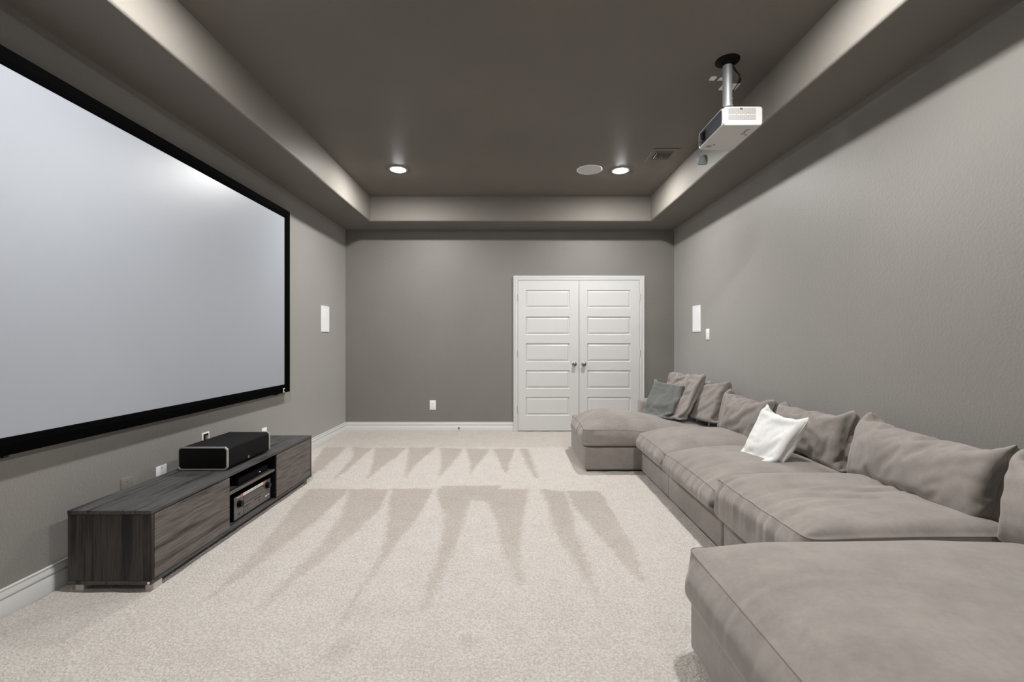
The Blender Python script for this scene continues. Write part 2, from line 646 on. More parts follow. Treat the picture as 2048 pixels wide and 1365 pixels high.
def leaf(name, x0, x1, px0, px1, knob_x, hinge_x, label):
    yf = YB - 0.017
    mb = MB()
    z0, z1 = 0.012, DZ
    ps = [(1.228 - (b - 682.5) / 147, 1.228 - (a - 682.5) / 147) for a, b in PZ][::-1]

    def q(xa, xb, za, zb):
        mb.add([(xa, yf, za), (xb, yf, za), (xb, yf, zb), (xa, yf, zb)], [(0, 1, 2, 3)])
    q(x0, px0, z0, z1)
    q(px1, x1, z0, z1)
    zs = z0
    for a, b in ps:
        q(px0, px1, zs, a)
        zs = b
        # moulded recess with raised field
        rings = [(0, 0), (0.004, 0.009), (0.010, 0.0145), (0.014, 0.0145), (0.032, 0.005), (0.036, 0.0045)]
        vs, fs = [], []
        for e, d in rings:
            vs += [(px0 + e, yf + d, a + e), (px1 - e, yf + d, a + e), (px1 - e, yf + d, b - e), (px0 + e, yf + d, b - e)]
        for i in range(len(rings) - 1):
            for k in range(4):
                fs.append((i * 4 + k, i * 4 + (k + 1) % 4, i * 4 + 4 + (k + 1) % 4, i * 4 + 4 + k))
        m = (len(rings) - 1) * 4
        fs.append((m, m + 1, m + 2, m + 3))
        mb.add(vs, fs)
    q(px0, px1, zs, z1)
    # edges
    mb.add([(x0, yf, z0), (x0, yf, z1), (x0, YB, z1), (x0, YB, z0)], [(0, 1, 2, 3)])
    mb.add([(x1, yf, z0), (x1, yf, z1), (x1, YB, z1), (x1, YB, z0)], [(0, 1, 2, 3)])
    mb.add([(x0, yf, z0), (x1, yf, z0), (x1, YB, z0), (x0, YB, z0)], [(0, 1, 2, 3)])
    me = bpy.data.meshes.new(name)
    me.from_pydata(mb.v, [], mb.f)
    bm = bmesh.new()
    bm.from_mesh(me)
    bmesh.ops.remove_doubles(bm, verts=bm.verts[:], dist=0.0002)
    bmesh.ops.recalc_face_normals(bm, faces=bm.faces[:])
    bm.to_mesh(me)
    bm.free()
    me.materials.append(M['white'])
    o = bpy.data.objects.new(name, me)
    COL.objects.link(o)
    structure(o, label)
    kz = 1.228 - 46.0 / 147
    k = MB()
    k.lathe([(0.0005, 0.062), (0.012, 0.0615), (0.022, 0.057), (0.0275, 0.049), (0.0285, 0.042), (0.026, 0.034), (0.018, 0.027),
             (0.012, 0.022), (0.011, 0.010), (0.026, 0.008), (0.031, 0.004), (0.031, 0.0)], 36, 'Y')
    k.v = [(a + knob_x, yf - b, c + kz) for a, b, c in k.v]
    kn = k.build('knob', M['nickel'], o, smooth=True)
    kn['label'] = 'round satin nickel knob'
    for hz in (1.228 + 87 / 147, 1.228 - 24.5 / 147, 1.228 - 136 / 147):
        h = MB().lathe([(0.006, -0.045), (0.006, 0.045)], 14, 'Z', (hinge_x, yf - 0.004, hz))
        h.lathe([(0.0045, 0.045), (0.0045, 0.051)], 12, 'Z', (hinge_x, yf - 0.004, hz))
        h.box(hinge_x - 0.010, hinge_x + 0.010, yf - 0.003, yf, hz - 0.045, hz + 0.045)
        h.build('hinge', M['white'], o, smooth=True)


leaf('door_1', L0, L1 - 0.003, (1051.5 - 1024) / 147, (1139 - 1024) / 147, (1148 - 1024) / 147, L0 - 0.002,
     'left leaf of the white five panel double door')
leaf('door_2', L1 + 0.003, L2, (1173.8 - 1024) / 147, (1261 - 1024) / 147, (1167 - 1024) / 147, L2 + 0.002,
     'right leaf of the white five panel double door')

# ------------------------------------------------------------------ recessed lamps
def lamp(x, y, label, mat='lens'):
    t = thing('recessed_light', label, 'ceiling light', (x, y, Z_CEIL), 'recessed lights in the tray ceiling')
    MB().lathe([(0.074, 0.0), (0.074, -0.0035), (0.080, -0.006), (0.092, -0.0045), (0.096, -0.001), (0.096, 0.0)], 48).build('trim_ring', M['plate'], t, smooth=True)
    prof = [(0.0735, -0.002)]
    for k in range(1, 9):
        a = math.pi / 2 * k / 8
        prof.append((max(0.0735 * math.cos(a), 0.0005), -0.002 - 0.010 * math.sin(a)))
    o = MB().lathe(prof, 48).build('lens', M[mat], t, smooth=True)
    o['label'] = 'glowing white lens'


LL = ['round lit downlight at the far left of the tray ceiling', 'round lit downlight at the far right, beside the white speaker grille',
      'near left downlight of the tray, overhead beside the screen', 'near right downlight of the tray, overhead in front of the projector',
      'dimmed fill downlight, added unseen behind the camera on the left', 'dimmed fill downlight, added unseen behind the camera on the right']
for (lx, ly), lb in zip(LAMPS, LL):
    lamp(lx, ly, lb, 'lens' if ly > 0 else 'lens_fill')  # rear pair is unseen, added to brighten the foreground

# ceiling speaker grille
sp = thing('ceiling_speaker', 'round white speaker grille in the ceiling left of the right downlight', 'speaker', (0.826, 4.80, Z_CEIL))
MB().lathe([(0.135, 0.0), (0.135, -0.004), (0.130, -0.007), (0.124, -0.006), (0.124, 0.0)], 64).build('rim', M['plate'], sp, smooth=True)
MB().lathe([(0.1238, -0.001), (0.1238, -0.0045), (0.06, -0.006), (0.0005, -0.0065)], 64).build('grille', plain('speaker grille', srgb(205, 205, 203), 0.6, bump=0.8, bscale=700), sp, smooth=True)

# ceiling vent
vn = thing('ceiling_vent', 'grey painted louvred air register in the ceiling', 'air vent', (1.475, 4.42, Z_CEIL))
fr = MB()
W2, D2 = 0.125, 0.15
wi, di = 0.083, 0.098
for (a, b, c, d) in ((-W2, W2, -D2, -di), (-W2, W2, di, D2), (-W2, -wi, -di, di), (wi, W2, -di, di)):
    fr.box(a, b, c, d, -0.007, -0.0005)
fr.box(-wi, wi, -0.064, -0.056, -0.009, -0.001)
fr.box(-wi, wi, 0.060, 0.068, -0.009, -0.001)
bevmod(fr.build('frame', M['ceiling'], vn), 0.002)
MB().box(-wi, wi, -di, di, -0.0012, -0.0004).build('duct_opening', M['matte_black'], vn)
for k in range(8):
    x = -0.070 + k * 0.020
    MB().prism([(x - 0.003, -0.0015), (x - 0.0016, -0.0015), (x + 0.0034, -0.013), (x + 0.002, -0.013)], 'Y', -0.056, 0.060).build('slat', M['ceiling'], vn)
for y in (-0.088, -0.076, 0.076, 0.088):
    MB().prism([(y - 0.002, -0.0015), (y - 0.0008, -0.0015), (y + 0.003, -0.010), (y + 0.0018, -0.010)], 'X', -wi, wi).build('slat', M['ceiling'], vn)
MB().lathe([(0.003, 0.0), (0.003, -0.012), (0.0005, -0.013)], 12, 'Z', (-0.01, -0.12, 0)).build('damper_lever', M['alu'], vn, smooth=True)

# ------------------------------------------------------------------ projection screen
SY0, SY1, SZ0, SZ1 = 1.42, 4.486, 0.725, 2.515
sc_t = thing('projection_screen', 'large pale grey projection screen in a black frame on the left wall', 'projection screen', (XL, (SY0 + SY1) / 2, SZ0))
oc = (XL, (SY0 + SY1) / 2, SZ0)
FW = 0.078
XF = XL + 0.048
fr = MB()
prof = [(0.0, 0.0), (0.0, 0.042), (0.006, 0.048), (0.050, 0.046), (0.070, 0.038), (FW, 0.032), (FW, 0.006), (FW, 0.0)]
vs, fs = [], []
for (y, z, sy, sz) in ((SY0, SZ0, 1, 1), (SY1, SZ0, -1, 1), (SY1, SZ1, -1, -1), (SY0, SZ1, 1, -1)):
    for a, h in prof:
        vs.append((XL + 0.006 + h, y + sy * a, z + sz * a))
n = len(prof)
for i in range(4):
    j = (i + 1) % 4
    for k in range(n):
        fs.append((i * n + k, i * n + (k + 1) % n, j * n + (k + 1) % n, j * n + k))
fr.add(vs, fs)
fr.build('frame', M['black_felt'], sc_t, off=oc)
MB().box(XL + 0.030, XL + 0.036, SY0 + FW - 0.01, SY1 - FW + 0.01, SZ0 + FW - 0.01, SZ1 - FW + 0.01).build('screen_fabric', M['screen'], sc_t, off=oc)
for y in (1.98, 4.29):
    MB().box(XL, XL + 0.028, y - 0.02, y + 0.02, SZ0 - 0.012, SZ0 + 0.03).box(XL + 0.028, XL + 0.034, y - 0.006, y + 0.006, SZ0 - 0.012, SZ0 - 0.004).build('wall_bracket', M['black'], sc_t, off=oc)
# small white maker's mark at the lower right corner
lg = MB()
ly, lz, lx = 4.362, 0.748, XL + 0.0535
lg.box(lx, lx + 0.0006, ly - 0.017, ly + 0.020, lz + 0.016, lz + 0.022)
lg.prism([(ly - 0.004, lz + 0.017), (ly + 0.008, lz + 0.017), (ly - 0.006, lz - 0.016), (ly - 0.018, lz - 0.016)], 'X', lx, lx + 0.0006)
lg.box(lx, lx + 0.0006, ly - 0.014, ly + 0.018, lz - 0.018, lz - 0.011)
lg.build('maker_mark', M['plate'], sc_t, off=oc)['label'] = 'small white mark on the black frame'

# ------------------------------------------------------------------ wall plates
def wall_speaker(x, y0, y1, z0, z1, side, label):
    t = thing('wall_speaker', label, 'speaker', (x, (y0 + y1) / 2, z0), 'in wall speakers')
    s = 1 if side == 'L' else -1
    o = (x, (y0 + y1) / 2, z0)
    xs = sorted((x, x + s * 0.006))
    f = MB()
    b = 0.012
    for (a, c, d, e) in ((y0, y1, z0, z0 + b), (y0, y1, z1 - b, z1), (y0, y0 + b, z0 + b, z1 - b), (y1 - b, y1, z0 + b, z1 - b)):
        f.box(xs[0], xs[1], a, c, d, e)
    bevmod(f.build('rim', M['plate'], t, off=o), 0.0015)
    xs = sorted((x, x + s * 0.0045))
    bevmod(MB().box(xs[0], xs[1], y0 + b + 0.001, y1 - b - 0.001, z0 + b + 0.001, z1 - b - 0.001).build('grille', plain('white grille', srgb(232, 232, 234), 0.6, bump=0.5, bscale=800), t, off=o), 0.002)


wall_speaker(XL, 5.335, 5.565, 1.337, 1.652, 'L', 'white rectangular speaker grille on the left wall beside the screen')
wall_speaker(XR, 5.250, 5.480, 1.337, 1.652, 'R', 'white rectangular speaker grille on the right wall')


def plate(name, label, cat, wall, u, z, wd, ht, kind, mat='plate', group=None):
    """wall: 'L','R','B'; u = centre along the wall; z = lower edge. Built facing +X then placed"""
    loc = {'L': (XL, u, z), 'R': (XR, u, z), 'B': (u, YB, z)}[wall]
    t = thing(name, label, cat, loc, group)
    t.rotation_euler = (0, 0, {'L': 0, 'R': math.pi, 'B': -math.pi / 2}[wall])
    p = MB().box(0, 0.0055, -wd / 2, wd / 2, 0, ht, 0.002, 2)
    p.build('cover_plate', M[mat], t, smooth=True)
    m = M[mat]
    if kind == 'outlet':
        for zc in (ht / 2 + 0.021, ht / 2 - 0.021):
            r = MB().box(0.005, 0.0075, -0.017, 0.017, zc - 0.015, zc + 0.015, 0.001, 1)
            ro = r.build('receptacle', m, t, smooth=True)
            sl = MB()
            for yy in (-0.0065, 0.0065):
                sl.box(0.0074, 0.0078, yy - 0.001, yy + 0.001, zc - 0.002, zc + 0.007)
            sl.lathe([(0.0024, 0.0074), (0.0024, 0.0078)], 12, 'X', (0, 0, zc - 0.008))
            sl.build('slots', M['ink'], ro)
        MB().lathe([(0.003, 0.005), (0.003, 0.0066), (0.0005, 0.007)], 14, 'X', (0, 0, ht / 2)).build('screw', M['alu'], t, smooth=True)
    elif kind == 'blank':
        for zc in (ht - 0.022, 0.022):
            MB().lathe([(0.0035, 0.005), (0.0035, 0.0066), (0.0005, 0.0072)], 14, 'X', (0, 0, zc)).build('screw', M['alu'], t, smooth=True)
    elif kind == 'switch':
        MB().box(0.005, 0.008, -0.016, 0.016, ht / 2 - 0.033, ht / 2 + 0.033, 0.001, 1).build('rocker', m, t, smooth=True)
        MB().lathe([(0.004, 0.008), (0.004, 0.0086), (0.0005, 0.0088)], 14, 'X', (0, 0.004, ht / 2 + 0.006)).build('sensor', M['grey_ink'], t, smooth=True)
        MB().lathe([(0.003, 0.005), (0.003, 0.0066), (0.0005, 0.007)], 14, 'X', (0, 0, 0.012)).build('screw', M['alu'], t, smooth=True)
    elif kind == 'jack':
        MB().lathe([(0.0042, 0.005), (0.0042, 0.011), (0.0015, 0.0112)], 14, 'X', (0, -0.004, ht / 2 - 0.012)).build('jack', M['ink'], t, smooth=True)
        for zc in (ht - 0.014, 0.014):
            MB().lathe([(0.003, 0.005), (0.003, 0.0066), (0.0005, 0.007)], 14, 'X', (0, 0, zc)).build('screw', M['alu'], t, smooth=True)
    elif kind == 'open':
        MB().box(0.0055, 0.0075, -wd / 2 + 0.012, wd / 2 - 0.012, 0.012, ht - 0.010).build('insert', M['gloss_black'], t)
        MB().box(0.0075, 0.020, -0.010, 0.006, 0.03, ht - 0.025, 0.002, 2).build('plug', M['painted_plate'], t, smooth=True)
    return t


plate('wall_outlet', 'white power outlet on the back wall left of the door', 'power outlet', 'B', -1.077, 0.293, 0.084, 0.128, 'outlet')
plate('wall_switch', 'small white control plate on the right wall beside the speaker grille', 'switch', 'R', 5.062, 1.243, 0.088, 0.122, 'switch')
plate('blank_plate', 'wall coloured blank plate with a screw behind the console', 'wall plate', 'L', 2.645, 0.306, 0.080, 0.120, 'blank', 'painted_plate')
plate('jack_plate', 'white plate with one jack above the console, left of the speaker', 'wall plate', 'L', 2.903, 0.303, 0.086, 0.122, 'jack')
plate('cable_plate', 'white rimmed plate with black insert on the wall behind the speaker', 'wall plate', 'L', 3.322, 0.434, 0.076, 0.120, 'open')
plate('wall_outlet', 'white plate on the left wall past the far end of the console speaker', 'power outlet', 'L', 4.110, 0.316, 0.080, 0.120, 'outlet')

# door stop on the back baseboard
ds = thing('door_stop', 'small metal spring door stop on the back baseboard', 'door stop', ((918.5 - 1024) / 147, YB - 0.016, 0.052))
MB().lathe([(0.011, 0.0), (0.011, -0.004), (0.006, -0.007)], 16, 'Y').build('base', M['nickel'], ds, smooth=True)
pts = [(0.0045 * math.cos(a), -0.006 - 0.045 * a / (2 * math.pi * 9), 0.0045 * math.sin(a)) for a in np.linspace(0, 2 * math.pi * 9, 110)]
MB().tube(pts, 0.0011, 6).build('spring', M['nickel'], ds, smooth=True)
MB().lathe([(0.007, -0.051), (0.0075, -0.058), (0.006, -0.064), (0.0005, -0.065)], 16, 'Y').build('tip', M['black'], ds, smooth=True)

# ------------------------------------------------------------------ media console
CXa, CXb, CYa, CYb, CZa, CZb = -2.168, -1.758, 2.195, 3.947, 0.038, 0.400
mc = thing('media_console', 'long low charcoal wood media console standing on the carpet', 'tv stand', ((CXa + CXb) / 2, (CYa + CYb) / 2, 0))
mo = ((CXa + CXb) / 2, (CYa + CYb) / 2, 0)
TT = 0.019


def cpart(name, mat, *b, bv=0.0012):
    o = MB()
    o.box(*b)
    return bevmod(o.build(name, M[mat], mc, off=mo), bv, 1)


cpart('top_panel', 'wood_y_dim', CXa, CXb, CYa - 0.002, CYb + 0.002, CZb - TT, CZb)
cpart('bottom_panel', 'wood_y_dim', CXa, CXb, CYa - 0.002, CYb + 0.002, CZa, CZa + 0.017)
cpart('side_panel', 'wood_z_shaded', CXa, CXb - 0.001, CYa, CYa + 0.018, CZa + 0.0175, CZb - TT - 0.0015)
cpart('side_panel', 'wood_z_shaded', CXa, CXb - 0.001, CYb - 0.018, CYb, CZa + 0.0175, CZb - TT - 0.0015)
cpart('back_panel', 'dark_in', CXa, CXa + 0.006, CYa + 0.019, CYb - 0.019, CZa + 0.018, CZb - TT - 0.001)
OY0, OY1 = 2.805, 3.360
cpart('divider', 'dark_in', CXa + 0.007, CXb - 0.022, OY0 - 0.016, OY0, CZa + 0.018, CZb - TT - 0.001)
cpart('divider', 'dark_in', CXa + 0.007, CXb - 0.006, OY1, OY1 + 0.016, CZa + 0.018, CZb - TT - 0.001)
cpart('shelf', 'wood_front_lit', CXa + 0.007, CXb - 0.012, OY0 + 0.001, OY1 - 0.001, 0.258, 0.273)
for y0, y1 in ((CYa + 0.0195, OY0 - 0.002), (OY1 + 0.004, CYb - 0.021)):
    cpart('door', 'wood_front_lit', CXb - 0.018, CXb, y0, y1, CZa + 0.021, CZb - TT - 0.005)
for x in (CXa + 0.018, CXb - 0.048):
    for y in (CYa + 0.02, CYb - 0.075):
        bevmod(MB().box(x, x + 0.042, y, y + 0.055, -0.004, CZa).build('foot', M['foot'], mc, off=mo), 0.002)
MB().lathe([(0.006, 0.0), (0.006, -0.0015), (0.0005, -0.002)], 18, 'Y', (CXb - 0.013, CYa - 0.002, CZa + 0.009)).build('cover_cap', M['plate'], mc, smooth=True, off=mo)

# black speaker on the console
ss = thing('centre_speaker', 'long black cloth speaker with silver end rims on top of the console', 'speaker', (-1.965, 3.11, CZb))
so = (-1.965, 3.11, CZb)
SX0, SX1, SYa, SYb, SZa, SZb = -2.125, -1.807, 2.857, 3.362, CZb + 0.006, CZb + 0.153


def octo(x0, x1, z0, z1, c):
    return [(x0 + c, z0), (x1 - c, z0), (x1, z0 + c), (x1, z1 - c), (x1 - c, z1), (x0 + c, z1), (x0, z1 - c), (x0, z0 + c)]


bevmod(MB().prism(octo(SX0 + 0.004, SX1 - 0.004, SZa + 0.003, SZb - 0.003, 0.014), 'Y', SYa + 0.012, SYb - 0.012).build('cabinet', M['black_cloth'], ss, off=so), 0.003, 2)
for y0, y1, yp in ((SYa, SYa + 0.014, SYa + 0.004), (SYb - 0.014, SYb, SYb - 0.010)):
    outer = octo(SX0, SX1, SZa, SZb, 0.016)
    inner = octo(SX0 + 0.009, SX1 - 0.009, SZa + 0.009, SZb - 0.009, 0.012)
    vs = [(a, y0, b) for a, b in outer] + [(a, y0, b) for a, b in inner] + [(a, y1, b) for a, b in outer] + [(a, y1, b) for a, b in inner]
    fs = []
    for k in range(8):
        j = (k + 1) % 8
        fs += [(k, j, 8 + j, 8 + k), (16 + k, 16 + j, 24 + j, 24 + k), (k, j, 16 + j, 16 + k), (8 + k, 8 + j, 24 + j, 24 + k)]
    rim = MB()
    rim.add(vs, fs)
    r = bevmod(rim.build('end_rim', M['alu'], ss, off=so), 0.0015)
    r['label'] = 'silver rim of the speaker end'
    MB().prism(inner, 'Y', yp, yp + 0.006).build('end_panel', M['gloss_black'], ss, off=so)
for x in (SX0 + 0.04, SX1 - 0.05):
    for y in (SYa + 0.04, SYb - 0.05):
        MB().lathe([(0.012, CZb), (0.012, SZa + 0.004)], 16, 'Z', (x, y, 0)).build('rubber_foot', M['black'], ss, off=so, smooth=True)
bd = MB().box(SX1 - 0.0045, SX1 - 0.0025, 3.085, 3.103, 0.424, 0.442, 0.0008, 1)
bd.build('badge', M['grey_ink'], ss, off=so)['label'] = 'small grey badge'

# receiver in the console's opening
rc = thing('av_receiver', 'grey fronted audio receiver with two black knobs in the console opening', 'receiver', (-1.93, 3.12, CZa + 0.017))
ro = (-1.93, 3.12, CZa + 0.017)
RY0, RY1, RZ0, RZ1, RX = 2.900, 3.335, 0.066, 0.214, -1.790
bevmod(MB().box(-2.10, RX - 0.004, RY0 + 0.004, RY1 - 0.004, RZ0 + 0.003, RZ1 - 0.006).build('body', M['black'], rc, off=ro), 0.002)
bevmod(MB().box(RX - 0.004, RX, RY0, RY1, RZ0, RZ1).build('faceplate', M['receiver'], rc, off=ro), 0.002)
ln = MB()
ln.box(RX, RX + 0.0006, RY0 + 0.098, RY0 + 0.102, RZ0, RZ1 - 0.020)
ln.box(RX, RX + 0.0006, RY0 + 0.102, RY1 - 0.085, RZ1 - 0.074, RZ1 - 0.071)
ln.box(RX, RX + 0.0006, RY0 + 0.098, RY1 - 0.085, RZ1 - 0.023, RZ1 - 0.020)
ln.build('panel_groove', M['black'], rc, off=ro)
bevmod(MB().box(RX, RX + 0.0005, RY0 + 0.104, RY1 - 0.088, RZ1 - 0.070, RZ1 - 0.024).build('display', M['receiver_screen'], rc, off=ro), 0.0005)
for y, z in ((RY0 + 0.052, RZ0 + 0.093), (RY1 - 0.048, RZ0 + 0.108)):
    MB().lathe([(0.025, RX), (0.025, RX + 0.003), (0.0205, RX + 0.004), (0.0195, RX + 0.022), (0.017, RX + 0.024), (0.0005, RX + 0.0245)], 32, 'X', (0, y, z)).build('knob', M['gloss_black'], rc, smooth=True, off=ro)
for i in range(4):
    MB().lathe([(0.0042, RX), (0.0042, RX + 0.003), (0.0005, RX + 0.0032)], 14, 'X', (0, RY0 + 0.112 + i * 0.018, RZ0 + 0.052)).build('button', M['black'], rc, smooth=True, off=ro)
for i in range(4):
    MB().lathe([(0.0042, RX), (0.0042, RX + 0.003), (0.0005, RX + 0.0032)], 14, 'X', (0, RY0 + 0.236 + i * 0.020, RZ0 + 0.058)).build('button', M['black'], rc, smooth=True, off=ro)
for y, z, r in ((RY0 + 0.052, RZ0 + 0.028, 0.007), (RY0 + 0.118, RZ0 + 0.030, 0.0028), (RY0 + 0.146, RZ0 + 0.030, 0.0028), (RY0 + 0.285, RZ0 + 0.036, 0.0055)):
    MB().lathe([(r, RX), (r, RX + 0.002), (0.0005, RX + 0.0022)], 16, 'X', (0, y, z)).build('jack', M['black'], rc, smooth=True, off=ro)
MB().box(RX, RX + 0.0004, RY0 + 0.028, RY0 + 0.062, RZ1 - 0.012, RZ1 - 0.007).build('printed_name', M['tape_white'], rc, off=ro)
MB().box(RX, RX + 0.0004, RY1 - 0.070, RY1 - 0.046, RZ0 + 0.030, RZ0 + 0.038).build('badge', M['tape_white'], rc, off=ro)
MB().box(RX, RX + 0.0004, RY1 - 0.040, RY1 - 0.020, RZ0 + 0.032, RZ0 + 0.040).build('badge', M['tape_white'], rc, off=ro)
# strip of tape with lettering along the top edge
tp = thing('label_tape', 'white tape with red ends and small lettering along the top of the receiver', 'tape', (RX, 3.08, RZ1 - 0.018))
to = (RX, 3.08, RZ1 - 0.018)
ty0, ty1 = RY0 + 0.066, RY1 - 0.070
MB().box(RX, RX + 0.0006, ty0 + 0.03, ty1 - 0.028, RZ1 - 0.018, RZ1 + 0.001).build('white_strip', M['tape_white'], tp, off=to)
for a, b in ((ty0, ty0 + 0.03), (ty1 - 0.028, ty1)):
    MB().box(RX, RX + 0.0006, a, b, RZ1 - 0.018, RZ1 + 0.001).build('red_end', M['tape_red'], tp, off=to)
g = MB()
rs = random.Random(5)
for i in range(15):
    y = ty0 + 0.040 + i * 0.0145
    zc = RZ1 - 0.0085
    if rs.random() < 0.12:
        continue
    g.box(RX + 0.0006, RX + 0.0008, y, y + 0.0016, zc - 0.004, zc + 0.004)
    g.box(RX + 0.0006, RX + 0.0008, y + 0.0016, y + 0.0055, zc + rs.choice((0.0025, -0.004, -0.001)), zc + rs.choice((0.004, 0.0038)))
g.build('lettering', M['grey_ink'], tp, off=to)

# flat box with a blue light on the shelf
mb_ = thing('media_player', 'flat black player with a blue light on the console shelf', 'media player', (-1.92, 3.14, 0.273))
mo2 = (-1.92, 3.14, 0.273)
bevmod(MB().box(-2.02, -1.80, 2.96, 3.32, 0.277, 0.318).build('case', M['matte_black'], mb_, off=mo2), 0.004)
for x in (-2.0, -1.83):
    for y in (2.98, 3.29):
        MB().box(x, x + 0.014, y, y + 0.014, 0.273, 0.278).build('rubber_foot', M['black'], mb_, off=mo2)
MB().box(-1.80, -1.7985, 3.208, 3.216, 0.293, 0.297).build('indicator', M['blue_led'], mb_, off=mo2)['label'] = 'blue indicator light'

# ------------------------------------------------------------------ projector and mount
mt = thing('projector_mount', 'silver pole with round black plate hanging from the ceiling above the projector', 'mount', (1.405, 2.935, Z_CEIL))
mto = (1.405, 2.935, Z_CEIL)
mx, my = 1.405, 2.935
MB().lathe([(0.0745, Z_CEIL), (0.0745, Z_CEIL - 0.006), (0.066, Z_CEIL - 0.013), (0.040, Z_CEIL - 0.018), (0.036, Z_CEIL - 0.036), (0.030, Z_CEIL - 0.036)], 48, 'Z', (mx, my, 0)).build('ceiling_plate', M['matte_black'], mt, smooth=True, off=mto)
MB().lathe([(0.0295, Z_CEIL - 0.030), (0.0295, 2.762), (0.034, 2.762), (0.034, 2.748)], 40, 'Z', (mx, my, 0)).build('pole', M['pole'], mt, smooth=True, off=mto)
for a, z in ((-120, 3.030), (-40, 3.030), (-45, 2.86), (-45, 2.80)):
    ca, sa = math.cos(math.radians(a)), math.sin(math.radians(a))
    MB().tube([(mx + ca * r, my + sa * r, z) for r in (0.026, 0.035)], 0.0045, 10).build('screw', M['alu'], mt, smooth=True, off=mto)
br = MB()
br.box(mx - 0.03, mx + 0.20, my - 0.02, my + 0.03, 2.742, 2.748)
br.box(mx - 0.02, mx + 0.02, my - 0.01, my + 0.24, 2.741, 2.747)
bevmod(br.build('bracket', M['black'], mt, off=mto), 0.002)
for (x, y) in ((mx - 0.028, my + 0.0), (mx + 0.085, my + 0.012), (mx + 0.10, my + 0.012), (mx + 0.01, my + 0.22)):
    MB().lathe([(0.009, 2.738), (0.009, 2.756), (0.006, 2.758)], 16, 'Z', (x, y, 0)).build('knob', M['black'], mt, smooth=True, off=mto)

pj = thing('projector', 'white projector with slate front hanging under the ceiling by the right soffit', 'projector', (1.483, 3.08, 2.618))
po = (1.483, 3.08, 2.618)
PX0, PX1, PY0, PY1, PZ0, PZ1 = 1.358, 1.612, 2.893, 3.272, 2.616, 2.738


def rrect(x0, x1, z0, z1, r, seg=6):
    out = []
    for cx, cz, a0 in ((x1 - r, z0 + r, -90), (x1 - r, z1 - r, 0), (x0 + r, z1 - r, 90), (x0 + r, z0 + r, 180)):
        for k in range(seg + 1):
            a = math.radians(a0 + 90 * k / seg)
            out.append((cx + r * math.cos(a), cz + r * math.sin(a)))
    return out


ol = rrect(PX0 + 0.004, PX1, PZ0, PZ1, 0.018)
bevmod(MB().prism(ol, 'Y', PY0, PY1).build('body', M['proj_white'], pj, smooth=True, angle=40, off=po), 0.006, 3)
# slate front facing the screen
fp = MB()
fo = rrect(PY0 + 0.014, PY1 - 0.010, PZ0 + 0.012, PZ1 - 0.010, 0.022)
fp.prism(fo, 'X', PX0 - 0.001, PX0 + 0.006)
bevmod(fp.build('front_panel', M['proj_front'], pj, smooth=True, angle=40, off=po), 0.002, 2)['label'] = 'slate grey front panel'
ri = MB()
op = rrect(PY0 + 0.006, PY1 - 0.002, PZ0 + 0.003, PZ1 - 0.002, 0.026)
ip = rrect(PY0 + 0.014, PY1 - 0.010, PZ0 + 0.012, PZ1 - 0.010, 0.022)
n = len(op)
vs = [(PX0, a, b) for a, b in op] + [(PX0 - 0.003, a, b) for a, b in ip] + [(PX0 + 0.012, a, b) for a, b in op] + [(PX0 + 0.003, a, b) for a, b in ip]
fs = []
for k in range(n):
    j = (k + 1) % n
    fs += [(k, j, n + j, n + k), (k, j, 2 * n + j, 2 * n + k), (n + k, n + j, 3 * n + j, 3 * n + k)]
ri.add(vs, fs)
ri.build('front_rim', M['proj_white'], pj, smooth=True, off=po)
lp = bevmod(MB().prism(rrect(3.155, 3.232, PZ0 + 0.022, PZ1 - 0.022, 0.016), 'X', PX0 - 0.004, PX0 - 0.0005).build('lens_port', M['gloss_black'], pj, smooth=True, off=po), 0.001)
MB().lathe([(0.026, -PX0 + 0.004), (0.026, -PX0 + 0.010), (0.018, -PX0 + 0.010), (0.010, -PX0 + 0.007), (0.0005, -PX0 + 0.0065)], 32, 'X').build('tmp_lens', M['gloss_black'], lp)
bpy.data.objects.remove([o for o in bpy.data.objects if o.name.startswith('tmp_lens')][0])
MB().lathe([(0.027, PX0 - 0.003), (0.027, PX0 - 0.009), (0.022, PX0 - 0.010), (0.020, PX0 - 0.006), (0.0005, PX0 - 0.0085)], 32, 'X', (0, 3.193, 2.678)).build('lens', M['gloss_black'], lp, smooth=True, off=po)
# vent grille on the side nearest the camera: two panels
gr = MB().box(PX0 + 0.034, PX1 - 0.044, PY0 - 0.0015, PY0 + 0.002, 2.690, 2.727)
gr.build('vent_grille', M['grille'], pj, off=po)
gr = MB().box(PX0 + 0.034, PX1 - 0.044, PY0 - 0.0015, PY0 + 0.002, 2.652, 2.684)
gr.build('vent_grille', M['grille'], pj, off=po)
MB().box(1.465, 1.482, PY0 - 0.003, PY0 - 0.001, 2.717, 2.727).build('lock_slot', M['ink'], pj, off=po)
MB().lathe([(0.012, 2.736), (0.012, 2.744), (0.008, 2.747)], 20, 'Z', (PX1 - 0.035, PY0 + 0.03, 0)).build('foot', M['proj_white'], pj, smooth=True, off=po)
MB().lathe([(0.012, 2.736), (0.012, 2.744), (0.008, 2.747)], 20, 'Z', (PX0 + 0.018, PY0 + 0.19, 0)).build('foot', M['proj_white'], pj, smooth=True, off=po)
MB().box(PX0 + 0.028, PX0 + 0.064, 3.19, 3.225, PZ0 - 0.0006, PZ0 + 0.0005).build('sticker', M['label'], pj, off=po)
MB().box(PX0 + 0.066, PX0 + 0.076, 3.175, 3.190, PZ0 - 0.0006, PZ0 + 0.0005).build('screw_hole', M['ink'], pj, off=po)
